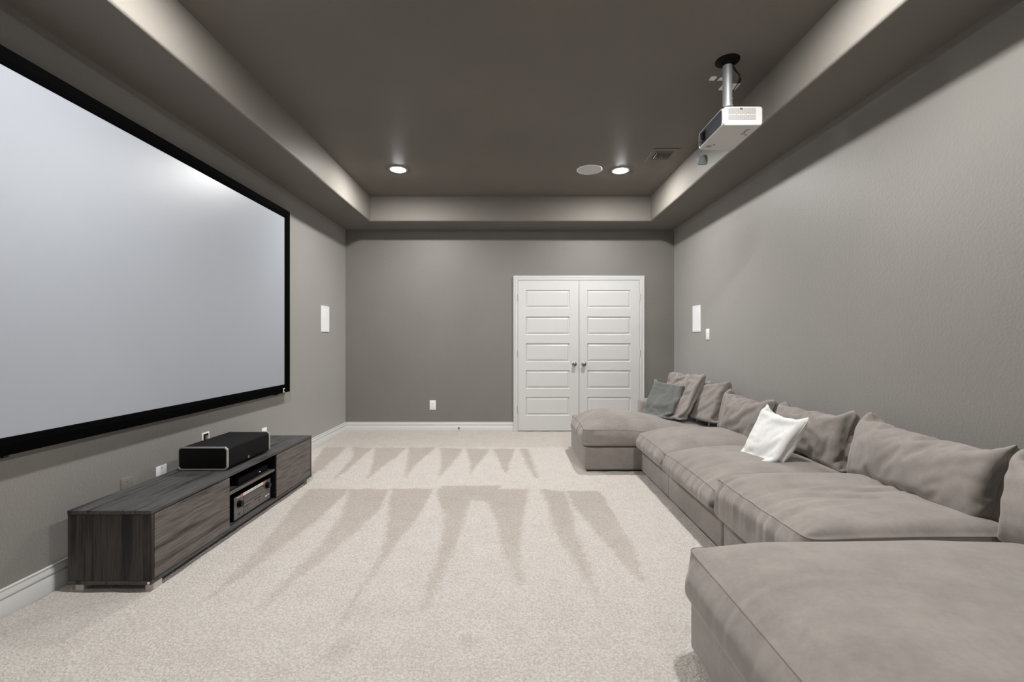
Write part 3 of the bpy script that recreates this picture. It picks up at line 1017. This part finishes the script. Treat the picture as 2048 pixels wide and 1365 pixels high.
# lettering on the underside, read from below
mw = Matrix.Translation((1.545 - po[0], 2.985 - po[1], PZ0 - 0.0006 - po[2])) @ Matrix.Rotation(math.radians(90), 4, 'Z') @ Matrix.Rotation(math.pi, 4, 'X')
text_obj('printed_name', 'BenQ', 0.034, M['grey_ink'], pj, mw)
mw = Matrix.Translation((1.575 - po[0], 3.03 - po[1], PZ0 - 0.0006 - po[2])) @ Matrix.Rotation(math.radians(90), 4, 'Z') @ Matrix.Rotation(math.pi, 4, 'X')
text_obj('printed_model', '4K', 0.018, M['grey_ink'], pj, mw)
MB().box(PX1 - 0.001, PX1 + 0.012, 3.03, 3.05, PZ0 + 0.02, PZ0 + 0.034, 0.003).build('plug', M['black'], pj, off=po)

# hanging lens cap
lc = thing('lens_cap', 'grey lens cap dangling on a cord below the projector', 'lens cap', (1.372, 3.255, 2.50))
lo = (1.372, 3.255, 2.50)
cp = MB().prism(rrect(1.339, 1.413, 2.503, 2.573, 0.016), 'Y', 3.248, 3.262)
bevmod(cp.build('cap', M['cap'], lc, smooth=True, off=lo), 0.004, 3)
MB().tube([(1.373, 3.255, 2.572), (1.3725, 3.255, 2.60), (1.374, 3.255, PZ0 + 0.002)], 0.0009, 6).build('cord', M['cap'], lc, off=lo)

# cable bundle by the pole
cb = MB()
cb.tube([(1.440, 2.945, 3.035), (1.462, 2.965, 3.026), (1.488, 2.985, 3.016), (1.512, 2.995, 2.998), (1.520, 2.996, 2.975), (1.512, 2.990, 2.955), (1.50, 2.985, 2.940)], 0.0065, 10)
cb.tube([(1.445, 2.955, 3.030), (1.47, 2.975, 3.018), (1.497, 2.985, 3.002), (1.512, 2.990, 2.980), (1.504, 2.985, 2.945), (1.475, 2.970, 2.905), (1.452, 2.962, 2.87), (1.440, 2.958, 2.80), (1.438, 2.955, 2.752)], 0.0028, 8)
tag(cb.build('power_cable', M['black'], smooth=True, off=(0, 0, 0)), 'black cable looping beside the silver projector pole', 'cable')

# plates on the ceiling behind the pole
o = MB().box(1.500, 1.620, 3.190, 3.272, Z_CEIL - 0.006, Z_CEIL)
tag(bevmod(o.build('ceiling_plate', M['plate']), 0.002), 'white rectangular plate on the ceiling behind the projector pole', 'ceiling plate')
pp = MB().prism([(1.377, 3.112), (1.405, 3.105), (1.422, 3.118), (1.418, 3.160), (1.380, 3.158)], 'Z', Z_CEIL - 0.0008, Z_CEIL)
tag(pp.build('plaster_patch', M['plate']), 'small white unpainted patch left of the projector pole', 'patch', 'white patches on the ceiling')
pp = MB().prism([(1.445, 3.122), (1.475, 3.112), (1.512, 3.115), (1.510, 3.155), (1.440, 3.160)], 'Z', Z_CEIL - 0.0008, Z_CEIL)
tag(pp.build('plaster_patch', M['plate']), 'white unpainted patch directly behind the projector pole', 'patch', 'white patches on the ceiling')


# ------------------------------------------------------------------ cloth relaxation for cushions
def relax(V, T3, E, L, K, iters, vol_t, clamp=None, pins=None, grav=0.0, pmax=0.004):
    N = len(V)
    P = V.copy()
    a, b = E[:, 0], E[:, 1]
    cnt = np.bincount(a, K, N) + np.bincount(b, K, N)
    cnt = np.maximum(cnt, 1e-6)[:, None]
    t0, t1, t2 = T3[:, 0], T3[:, 1], T3[:, 2]

    def acc(i, w):
        return np.stack([np.bincount(i, w[:, c], N) for c in range(3)], 1)
    for it in range(iters):
        damp = 0.92 if it < iters * 0.7 else 0.75
        v = (V - P) * damp
        P = V.copy()
        V = V + v
        V[:, 2] -= grav
        A, B, C = V[t0], V[t1], V[t2]
        nr = np.cross(B - A, C - A)
        vol = np.einsum('ij,ij->i', A, np.cross(B, C)).sum() / 6.0
        nn = acc(t0, nr) + acc(t1, nr) + acc(t2, nr)
        nn /= np.maximum(np.linalg.norm(nn, axis=1), 1e-9)[:, None]
        p = np.clip((vol_t / max(vol, 1e-5) - 1.0), -0.5, 1.0) * pmax
        V = V + nn * p
        for _ in range(3):
            d = V[b] - V[a]
            ln_ = np.maximum(np.linalg.norm(d, axis=1), 1e-9)
            c = (K * 0.5 * (ln_ - L) / ln_)[:, None] * d
            V = V + (acc(a, c) - acc(b, c)) / cnt * 2.4
        if pins is not None:
            V[pins[0]] += (pins[1] - V[pins[0]]) * pins[2]
        if clamp is not None:
            V = clamp(V)
    return V


def quads_to_tris(Q):
    return np.concatenate([Q[:, [0, 1, 2]], Q[:, [0, 2, 3]]])


def constraints(V0, Q, scale_fn=None, bend=0.1, shear=0.35):
    """edges of the quads, their diagonals, and skip-one bend links along quad rows"""
    es = set()
    for q in Q:
        for k in range(4):
            i, j = int(q[k]), int(q[(k + 1) % 4])
            es.add((min(i, j), max(i, j)))
    E1 = np.array(sorted(es))
    D = np.concatenate([Q[:, [0, 2]], Q[:, [1, 3]]])
    # bend: opposite neighbours across a vertex of valence four
    nb = {}
    fv = {}
    for fi, q in enumerate(Q):
        for k in range(4):
            fv.setdefault(int(q[k]), []).append((int(q[(k + 1) % 4]), int(q[(k - 1) % 4])))
    for i, j in E1:
        nb.setdefault(int(i), set()).add(int(j))
        nb.setdefault(int(j), set()).add(int(i))
    B = []
    for v, prs in fv.items():
        if len(prs) != 4:
            continue
        adj = {}
        for p_, q_ in prs:
            adj.setdefault(p_, set()).add(q_)
            adj.setdefault(q_, set()).add(p_)
        for x in adj:
            opp = [y for y in nb[v] if y != x and y not in adj[x]]
            if len(opp) == 1 and x < opp[0]:
                B.append((x, opp[0]))
    B = np.array(B)
    return E1, D, B


def cloth_mesh(name, V, Q, mat, parent, off, seam_edges=None, sub=1):
    me = bpy.data.meshes.new(name)
    me.from_pydata([tuple(p) for p in (V - np.array(off))], [], [tuple(int(i) for i in q) for q in Q])
    me.validate()
    me.materials.append(mat)
    me.shade_smooth()
    if seam_edges:
        cr = me.attributes.new('crease_edge', 'FLOAT', 'EDGE')
        for e in me.edges:
            k = (min(e.vertices), max(e.vertices))
            if k in seam_edges:
                cr.data[e.index].value = 0.55
    o = bpy.data.objects.new(name, me)
    COL.objects.link(o)
    if parent:
        o.parent = parent
    if sub:
        m = o.modifiers.new('subdivision', 'SUBSURF')
        m.levels = m.render_levels = sub
    return o


def smooth_noise(V, scale, amp, seed):
    r = np.random.RandomState(seed)
    out = np.zeros(V.shape)
    for _ in range(7):
        k = r.normal(0, 1, 3) * scale
        ph = r.uniform(0, 6.28)
        out += np.sin(V @ k + ph)[:, None] * r.normal(0, 1, 3) * amp / 3
    return out


def round_plan(V, a0, a1, b0, b1, r):
    V = V.copy()
    cx, cy = (a0 + a1) / 2, (b0 + b1) / 2
    hx, hy = (a1 - a0) / 2 - r, (b1 - b0) / 2 - r
    dx, dy = V[:, 0] - cx, V[:, 1] - cy
    u, v = np.abs(dx) - hx, np.abs(dy) - hy
    m = (u > 0) & (v > 0)
    ln_ = np.hypot(u, v)
    k = np.where(m, np.maximum(u, v) / np.maximum(ln_, 1e-9), 1.0)
    V[:, 0] = np.where(m, cx + np.sign(dx) * (hx + u * k), V[:, 0])
    V[:, 1] = np.where(m, cy + np.sign(dy) * (hy + v * k), V[:, 1])
    return V


def fold(t, seed):
    """irregular soft folds along a line, about -1..1"""
    r = np.random.RandomState(seed)
    tab = r.uniform(-1, 1, 512)
    i = np.floor(t).astype(int)
    f = t - i
    f = f * f * (3 - 2 * f)
    return tab[i % 512] * (1 - f) + tab[(i + 1) % 512] * f


def vertex_normals(V, Q):
    T = quads_to_tris(Q)
    nr = np.cross(V[T[:, 1]] - V[T[:, 0]], V[T[:, 2]] - V[T[:, 0]])
    N = len(V)
    nn = np.zeros((N, 3))
    for k in range(3):
        for c in range(3):
            nn[:, c] += np.bincount(T[:, k], nr[:, c], N)
    return nn / np.maximum(np.linalg.norm(nn, axis=1), 1e-9)[:, None]


def seat_cushion(parent, off, x0, x1, y0, y1, z0, z1, ex=0.02, ey=0.045, crown=1.15, st=0.013, seed=1, iters=260, seams=True, lim=None, wr=0.013, sag=0.0):
    nx, ny, nz = int((x1 - x0) / st), int((y1 - y0) / st), max(5, int((z1 - z0) / 0.020))
    ids = {}
    V = []

    def vid(i, j, k):
        if (i, j, k) not in ids:
            ids[(i, j, k)] = len(V)
            V.append((x0 + (x1 - x0) * i / nx, y0 + (y1 - y0) * j / ny, z0 + (z1 - z0) * k / nz))
        return ids[(i, j, k)]
    Q = []
    for i in range(nx):
        for j in range(ny):
            Q.append((vid(i, j, nz), vid(i + 1, j, nz), vid(i + 1, j + 1, nz), vid(i, j + 1, nz)))
            Q.append((vid(i, j, 0), vid(i, j + 1, 0), vid(i + 1, j + 1, 0), vid(i + 1, j, 0)))
    for k in range(nz):
        for i in range(nx):
            Q.append((vid(i, 0, k), vid(i + 1, 0, k), vid(i + 1, 0, k + 1), vid(i, 0, k + 1)))
            Q.append((vid(i, ny, k), vid(i, ny, k + 1), vid(i + 1, ny, k + 1), vid(i + 1, ny, k)))
        for j in range(ny):
            Q.append((vid(0, j, k), vid(0, j, k + 1), vid(0, j + 1, k + 1), vid(0, j + 1, k)))
            Q.append((vid(nx, j, k), vid(nx, j + 1, k), vid(nx, j + 1, k + 1), vid(nx, j, k + 1)))
    V = round_plan(np.array(V), x0, x1, y0, y1, 0.045)
    Q = np.array(Q)
    E1, D, B = constraints(V, Q)
    inv = {v: k for k, v in ids.items()}
    S = np.array([1.0 + 0.0] * 3)

    def rest(E, kind):
        d = V[E[:, 1]] - V[E[:, 0]]
        dd = d * np.array([1 + ex, 1 + ey, 1.0])
        L = np.linalg.norm(dd, axis=1)
        if kind == 'edge':
            for n_, (a, b) in enumerate(E):
                ia, ib = inv[int(a)], inv[int(b)]
                onb = [(ia[c] in (0, m) and ib[c] == ia[c]) for c, m in ((0, nx), (1, ny), (2, nz))]
                if sum(onb) >= 2:
                    L[n_] = np.linalg.norm(d[n_])
        return L
    E = np.concatenate([E1, D, B])
    L = np.concatenate([rest(E1, 'edge'), rest(D, 'd'), rest(B, 'b')])
    K = np.concatenate([np.full(len(E1), 1.0), np.full(len(D), 0.22), np.full(len(B), 0.04)])
    Vs = V + smooth_noise(V, 18.0, 0.004, seed) + smooth_noise(V * [0.35, 1, 1], 75.0, 0.004, seed + 50)
    box_v = (x1 - x0) * (y1 - y0) * (z1 - z0)
    lx0, lx1, ly0, ly1 = lim or (x0 - 0.05, x1 + 0.0, y0 - 0.004, y1 + 0.004)

    def clamp(Vv):
        Vv[:, 0] = np.clip(Vv[:, 0], lx0, lx1)
        Vv[:, 1] = np.clip(Vv[:, 1], ly0, ly1)
        Vv[:, 2] = np.maximum(Vv[:, 2], z0)
        return Vv
    R = relax(Vs, quads_to_tris(Q), E, L, K, iters, box_v * crown, clamp, grav=0.00005, pmax=0.010)
    if sag:
        tt = np.clip((R[:, 0] - x0 - 0.15) / 1.1, 0, 1)
        up = np.clip((R[:, 2] - z0) / (z1 - z0), 0, 2)
        R[:, 2] -= sag * up * tt * tt * (3 - 2 * tt)
    # creases running back from the front seam
    nn = vertex_normals(R, Q)
    X_, Y_, Z_ = R[:, 0] - x0, R[:, 1], R[:, 2]
    yc = (y0 + y1) / 2
    warp = Y_ + 0.10 * X_ * np.sin(3.1 * Y_ + seed) + 0.05 * np.sin(5.0 * X_ + seed * 2.1) + 0.35 * X_ * (Y_ - yc)
    edge = np.minimum(np.abs(Y_ - y0), np.abs(y1 - Y_))
    am = np.exp(-np.clip(X_ - 0.05, 0, 9) / 0.33) * np.clip(edge / 0.05, 0, 1)
    am = np.where(Z_ < z1 - 0.02, np.clip((Z_ - z0) / 0.08, 0, 1) * np.clip(edge / 0.05, 0, 1) * (X_ < 0.08), am)
    seam_fade = 0.35 + 0.65 * np.clip(np.hypot(np.clip(X_, 0, 9), np.abs(Z_ - z1)) / 0.03, 0, 1)
    hgt = 0.65 * fold(warp / 0.032 + 40, seed) + 0.35 * fold(warp / 0.016 + 90, seed + 5) * np.exp(-X_ / 0.15)
    hgt = np.where(hgt > 0, hgt ** 1.3 if False else np.abs(hgt) ** 1.2, -np.abs(hgt))
    broad = fold(X_ / 0.16 + 2.0 * np.sin(4 * Y_ + seed) + 50, seed + 9) * fold(Y_ / 0.19 + 20, seed + 12)
    R = R + nn * (wr * am * seam_fade * hgt * (0.25 + 1.0 * np.abs(fold(Y_ / 0.10 + X_ * 2.0 + 30, seed + 21))) + 0.009 * broad * (Z_ > z1) * np.clip(edge / 0.12, 0, 1))[:, None]
    se = set()
    loop_ids = {}
    for kk in (nz,):
        lp_ = [(i, 0, kk) for i in range(nx)] + [(nx, j, kk) for j in range(ny)] + [(i, ny, kk) for i in range(nx, 0, -1)] + [(0, j, kk) for j in range(ny, 0, -1)]
        li = [ids[p] for p in lp_]
        for a, b in zip(li, li[1:] + li[:1]):
            se.add((min(a, b), max(a, b)))
        loop_ids[kk] = li
    o = cloth_mesh('seat_cushion', R, Q, M['suede'], parent, off, se)
    if seams:
        pts = R[loop_ids[nz]] - np.array(off)
        MB().tube([tuple(p) for p in pts], 0.0016, 6, closed=True).build('seam', M['seam'], o, smooth=True)
    return o


def pillow(name, label, cat, corners, thick, mat='suede', seam='seam', group=None, grow=1.10, seed=1, st=0.014, planes=(), iters=260,
           slack=0.075, pin=0.04, grav=0.00003, corner=0.06, wr=0.009):
    """corners: lower left, lower right, upper right, upper left, seen from the front"""
    bl, br_, tr, tl = [np.array(c, float) for c in corners]
    wd = (np.linalg.norm(br_ - bl) + np.linalg.norm(tr - tl)) / 2
    ht = (np.linalg.norm(tl - bl) + np.linalg.norm(tr - br_)) / 2
    nu, nv = int(wd * grow / st), int(ht * grow / st)
    nrm = np.cross(br_ - bl, tl - bl)
    nrm /= np.linalg.norm(nrm)
    ids = {}
    V, rest = [], []

    def vid(i, j, s):
        if i in (0, nu) or j in (0, nv):
            s = 0
        if (i, j, s) not in ids:
            u, v = i / nu, j / nv
            ids[(i, j, s)] = len(V)
            p = bl * (1 - u) * (1 - v) + br_ * u * (1 - v) + tr * u * v + tl * (1 - u) * v
            bulge = 0.35 * thick * (16 * u * (1 - u) * v * (1 - v)) ** 0.6
            V.append(p + nrm * s * bulge)
            rest.append((u * wd * grow, v * ht * grow, 0.0))
        return ids[(i, j, s)]
    Q = []
    for i in range(nu):
        for j in range(nv):
            Q.append((vid(i, j, 1), vid(i + 1, j, 1), vid(i + 1, j + 1, 1), vid(i, j + 1, 1)))
            Q.append((vid(i, j, -1), vid(i, j + 1, -1), vid(i + 1, j + 1, -1), vid(i + 1, j, -1)))
    V, rest, Q = np.array(V), np.array(rest), np.array(Q)
    if corner:
        r0 = round_plan(rest, 0, wd * grow, 0, ht * grow, corner)
        sh = r0 - rest
        ux, uy = (br_ - bl) / np.linalg.norm(br_ - bl), (tl - bl) / np.linalg.norm(tl - bl)
        V = V + (sh[:, :1] * ux + sh[:, 1:2] * uy) / grow
        rest = r0
    E1, D, B = constraints(V, Q)
    E = np.concatenate([E1, D, B])
    L = np.linalg.norm(rest[E[:, 1]] - rest[E[:, 0]], axis=1)
    inner = np.array([k[2] != 0 for k in ids.keys()])
    mask = inner[E[:, 0]] | inner[E[:, 1]]
    L = np.where(mask, L * (1 + slack), L)
    # bend links across the seam stay short of flat
    K = np.concatenate([np.full(len(E1), 1.0), np.full(len(D), 0.22), np.full(len(B), 0.05)])
    okb = L > 1e-6
    E, L, K = E[okb], L[okb], K[okb]
    cid = [ids[(0, 0, 0)], ids[(nu, 0, 0)], ids[(nu, nv, 0)], ids[(0, nv, 0)]]
    pins = (np.array(cid), V[cid].copy(), pin)

    def clamp(Vv):
        for (n_, d_) in planes:
            n_ = np.array(n_, float)
            k = Vv @ n_ - d_
            Vv = Vv - np.where(k > 0, k, 0)[:, None] * n_
        return Vv
    Vs = V + smooth_noise(V, 22.0, 0.006, seed)
    R = relax(Vs, quads_to_tris(Q), E, L, K, iters, wd * ht * thick * 0.67, clamp, pins, grav)
    # creases gathered along the side seams
    nn = vertex_normals(R, Q)
    ru, rv = rest[:, 0] / (wd * grow), rest[:, 1] / (ht * grow)
    for (a, b, ln1, sd) in ((ru, rv, wd * grow, 1), (1 - ru, rv, wd * grow, 2), (rv, ru, ht * grow, 3), (1 - rv, ru, ht * grow, 4)):
        L2 = ht * grow if sd < 3 else wd * grow
        dd = a * ln1
        q_ = (b - 0.5) * L2 * (1 + 1.2 * dd) + 0.12 * dd * math.sin(seed + sd * 2.0)
        side = np.where(((R - R.mean(0)) @ nrm) > 0, 31, 77)
        am = np.clip(dd / 0.03, 0, 1) * np.exp(-dd / 0.11) * (0.35 + 0.65 * np.abs(fold(b * 4 + 10, seed * 3 + sd)))
        R = R + nn * (wr * am * fold(q_ / 0.030 + side, seed + sd))[:, None]
    lp_ = [(i, 0, 0) for i in range(nu)] + [(nu, j, 0) for j in range(nv)] + [(i, nv, 0) for i in range(nu, 0, -1)] + [(0, j, 0) for j in range(nv, 0, -1)]
    li = [ids[p] for p in lp_]
    se = set((min(a, b), max(a, b)) for a, b in zip(li, li[1:] + li[:1]))
    base = R[R[:, 2].argmin()].copy()
    off = (float(R[:, 0].mean()), float(R[:, 1].mean()), float(base[2]))
    t = thing(name, label, cat, off, group)
    cv = cloth_mesh('cover', R, Q, M[mat], t, off, se)
    MB().tube([tuple(p) for p in (R[li] - np.array(off))], 0.0018, 6, closed=True).build('seam', M[seam], t, smooth=True)
    return t


def soft_box(name, b, mat, parent, off, bev=0.02):
    o = MB().box(*b, bev, 4).build(name, M[mat], parent, smooth=True, angle=60, off=off)
    return o


# ------------------------------------------------------------------ sectional sofa
GRP = 'modules of the taupe sectional sofa'


def module(name, label, x0, x1, y0, y1, back=None, splits=(), arm=None):
    loc = ((x0 + x1) / 2, (y0 + y1) / 2, 0.0)
    t = thing(name, label, 'sofa', loc, GRP)
    soft_box('base', (x0, x1, y0 + 0.002, y1 - 0.002, 0.016, 0.236), 'suede', t, loc, 0.018)
    MB().box(x0 + 0.02, x1 - 0.02, y0 + 0.02, y1 - 0.02, -0.002, 0.02).build('plinth', M['black'], t, off=loc)
    for ys in splits:
        MB().tube([(x0 - 0.0005, ys, 0.02), (x0 - 0.0005, ys, 0.225)], 0.0018, 6).build('seam', M['seam'], t, off=loc)
    if back:
        soft_box('backrest', (2.07, 2.196, back[0] + 0.002, back[1] - 0.002, 0.20, 0.60), 'suede', t, loc, 0.03)
    if arm:
        soft_box('armrest', arm, 'suede', t, loc, 0.035)
    return t, loc


m1, l1 = module('chaise_section', 'far chaise section of the taupe sofa, in front of the white doors', 0.683, 2.196, 4.215, 5.205, back=(4.215, 5.205),
                arm=(1.46, 2.066, 5.06, 5.26, 0.20, 0.565))
seat_cushion(m1, l1, 0.700, 2.06, 4.215, 5.055, 0.242, 0.405, ex=0.025, ey=0.03, wr=0.009, sag=0.075, crown=1.60, seed=3, lim=(0.63, 2.065, 4.19, 5.25))
m2, l2 = module('sofa_section', 'middle sofa section with two seat cushions, behind the white pillow', 1.205, 2.196, 2.590, 4.205, back=(2.59, 4.205), splits=(3.46,))
seat_cushion(m2, l2, 1.192, 2.06, 3.452, 4.190, 0.242, 0.402, ex=0.02, ey=0.08, crown=1.25, seed=11)
seat_cushion(m2, l2, 1.188, 2.06, 2.580, 3.444, 0.242, 0.402, ex=0.02, ey=0.08, crown=1.28, seed=12)
m3, l3 = module('sofa_section', 'single seat sofa section between the middle section and the near chaise', 1.210, 2.196, 1.787, 2.585, back=(1.787, 2.585))
seat_cushion(m3, l3, 1.188, 2.06, 1.795, 2.572, 0.242, 0.490, ex=0.02, ey=0.06, crown=1.02, seed=13)
m4, l4 = module('chaise_section', 'near chaise section of the taupe sofa, cut by the bottom of the photo', 0.703, 2.196, 0.72, 1.782, back=(0.72, 1.782))
seat_cushion(m4, l4, 0.728, 2.06, 0.730, 1.774, 0.240, 0.448, ex=0.03, ey=0.03, wr=0.005, crown=1.24, seed=14, lim=(0.66, 2.065, 0.69, 1.79))

G2 = 'loose taupe back cushions on the sofa'
WALL = ((1, 0, 0), 2.195)


def seat_pl(z):
    return ((0, 0, -1), -z)


pillow('back_cushion', 'widest smooth taupe back cushion, on the single seat right of the white pillow', 'cushion',
       [(2.02, 2.66, 0.47), (1.97, 1.84, 0.47), (2.09, 1.86, 0.85), (2.08, 2.62, 0.88)], 0.23, group=G2, seed=21, wr=0.009, slack=0.06, planes=(WALL, seat_pl(0.43)))
pillow('back_cushion', 'taupe back cushion right behind the white pillow', 'cushion',
       [(2.02, 3.40, 0.46), (2.02, 2.74, 0.46), (2.09, 2.74, 0.88), (2.09, 3.46, 0.82)], 0.21, group=G2, seed=22, planes=(WALL, seat_pl(0.43)))
pillow('back_cushion', 'creased taupe back cushion left of the white pillow', 'cushion',
       [(1.93, 4.16, 0.45), (1.99, 3.52, 0.45), (2.08, 3.56, 0.82), (1.98, 4.08, 0.85)], 0.21, group=G2, seed=23, planes=(WALL, seat_pl(0.42)))
pillow('back_cushion', 'dark taupe cushion with a raised corner, between the upright cushion and the creased one', 'cushion',
       [(1.87, 4.70, 0.48), (1.93, 4.24, 0.46), (2.13, 4.38, 0.91), (1.98, 4.72, 0.84)], 0.17, group=G2, seed=24, planes=(WALL, seat_pl(0.44)))
pillow('back_cushion', 'upright taupe cushion leaning just behind the grey green pillow', 'cushion',
       [(1.48, 4.98, 0.50), (1.69, 4.44, 0.46), (1.98, 4.60, 0.955), (1.78, 4.98, 0.90)], 0.11, group=G2, seed=25, planes=(WALL, seat_pl(0.44)))
pillow('back_cushion', 'taupe cushion mostly hidden in the far corner of the sofa', 'cushion',
       [(2.07, 5.16, 0.48), (2.07, 4.74, 0.48), (2.10, 4.74, 0.84), (2.10, 5.16, 0.88)], 0.12, group=G2, seed=26, planes=(WALL, seat_pl(0.46)))
pillow('back_cushion', 'pale taupe back cushion cut by the right edge of the photo', 'cushion',
       [(1.98, 1.79, 0.47), (1.95, 0.90, 0.47), (2.03, 0.92, 0.86), (2.02, 1.78, 0.86)], 0.24, group=G2, seed=27, planes=(WALL, seat_pl(0.43)))
pillow('throw_pillow', 'white quilted square pillow leaning on the middle seat', 'pillow',
       [(1.60, 3.18, 0.44), (1.63, 2.79, 0.43), (1.825, 2.76, 0.815), (1.77, 3.12, 0.81)], 0.12, 'white_cloth', 'white_seam', seed=31, corner=0.0, slack=0.04, wr=0.005, planes=(seat_pl(0.425),))
pillow('throw_pillow', 'grey green velvet square pillow on the far chaise', 'pillow',
       [(1.34, 4.76, 0.48), (1.60, 4.50, 0.455), (1.82, 4.70, 0.80), (1.577, 4.95, 0.865)], 0.12, 'teal', 'seam', seed=32, corner=0.0, slack=0.05, planes=(seat_pl(0.445),))
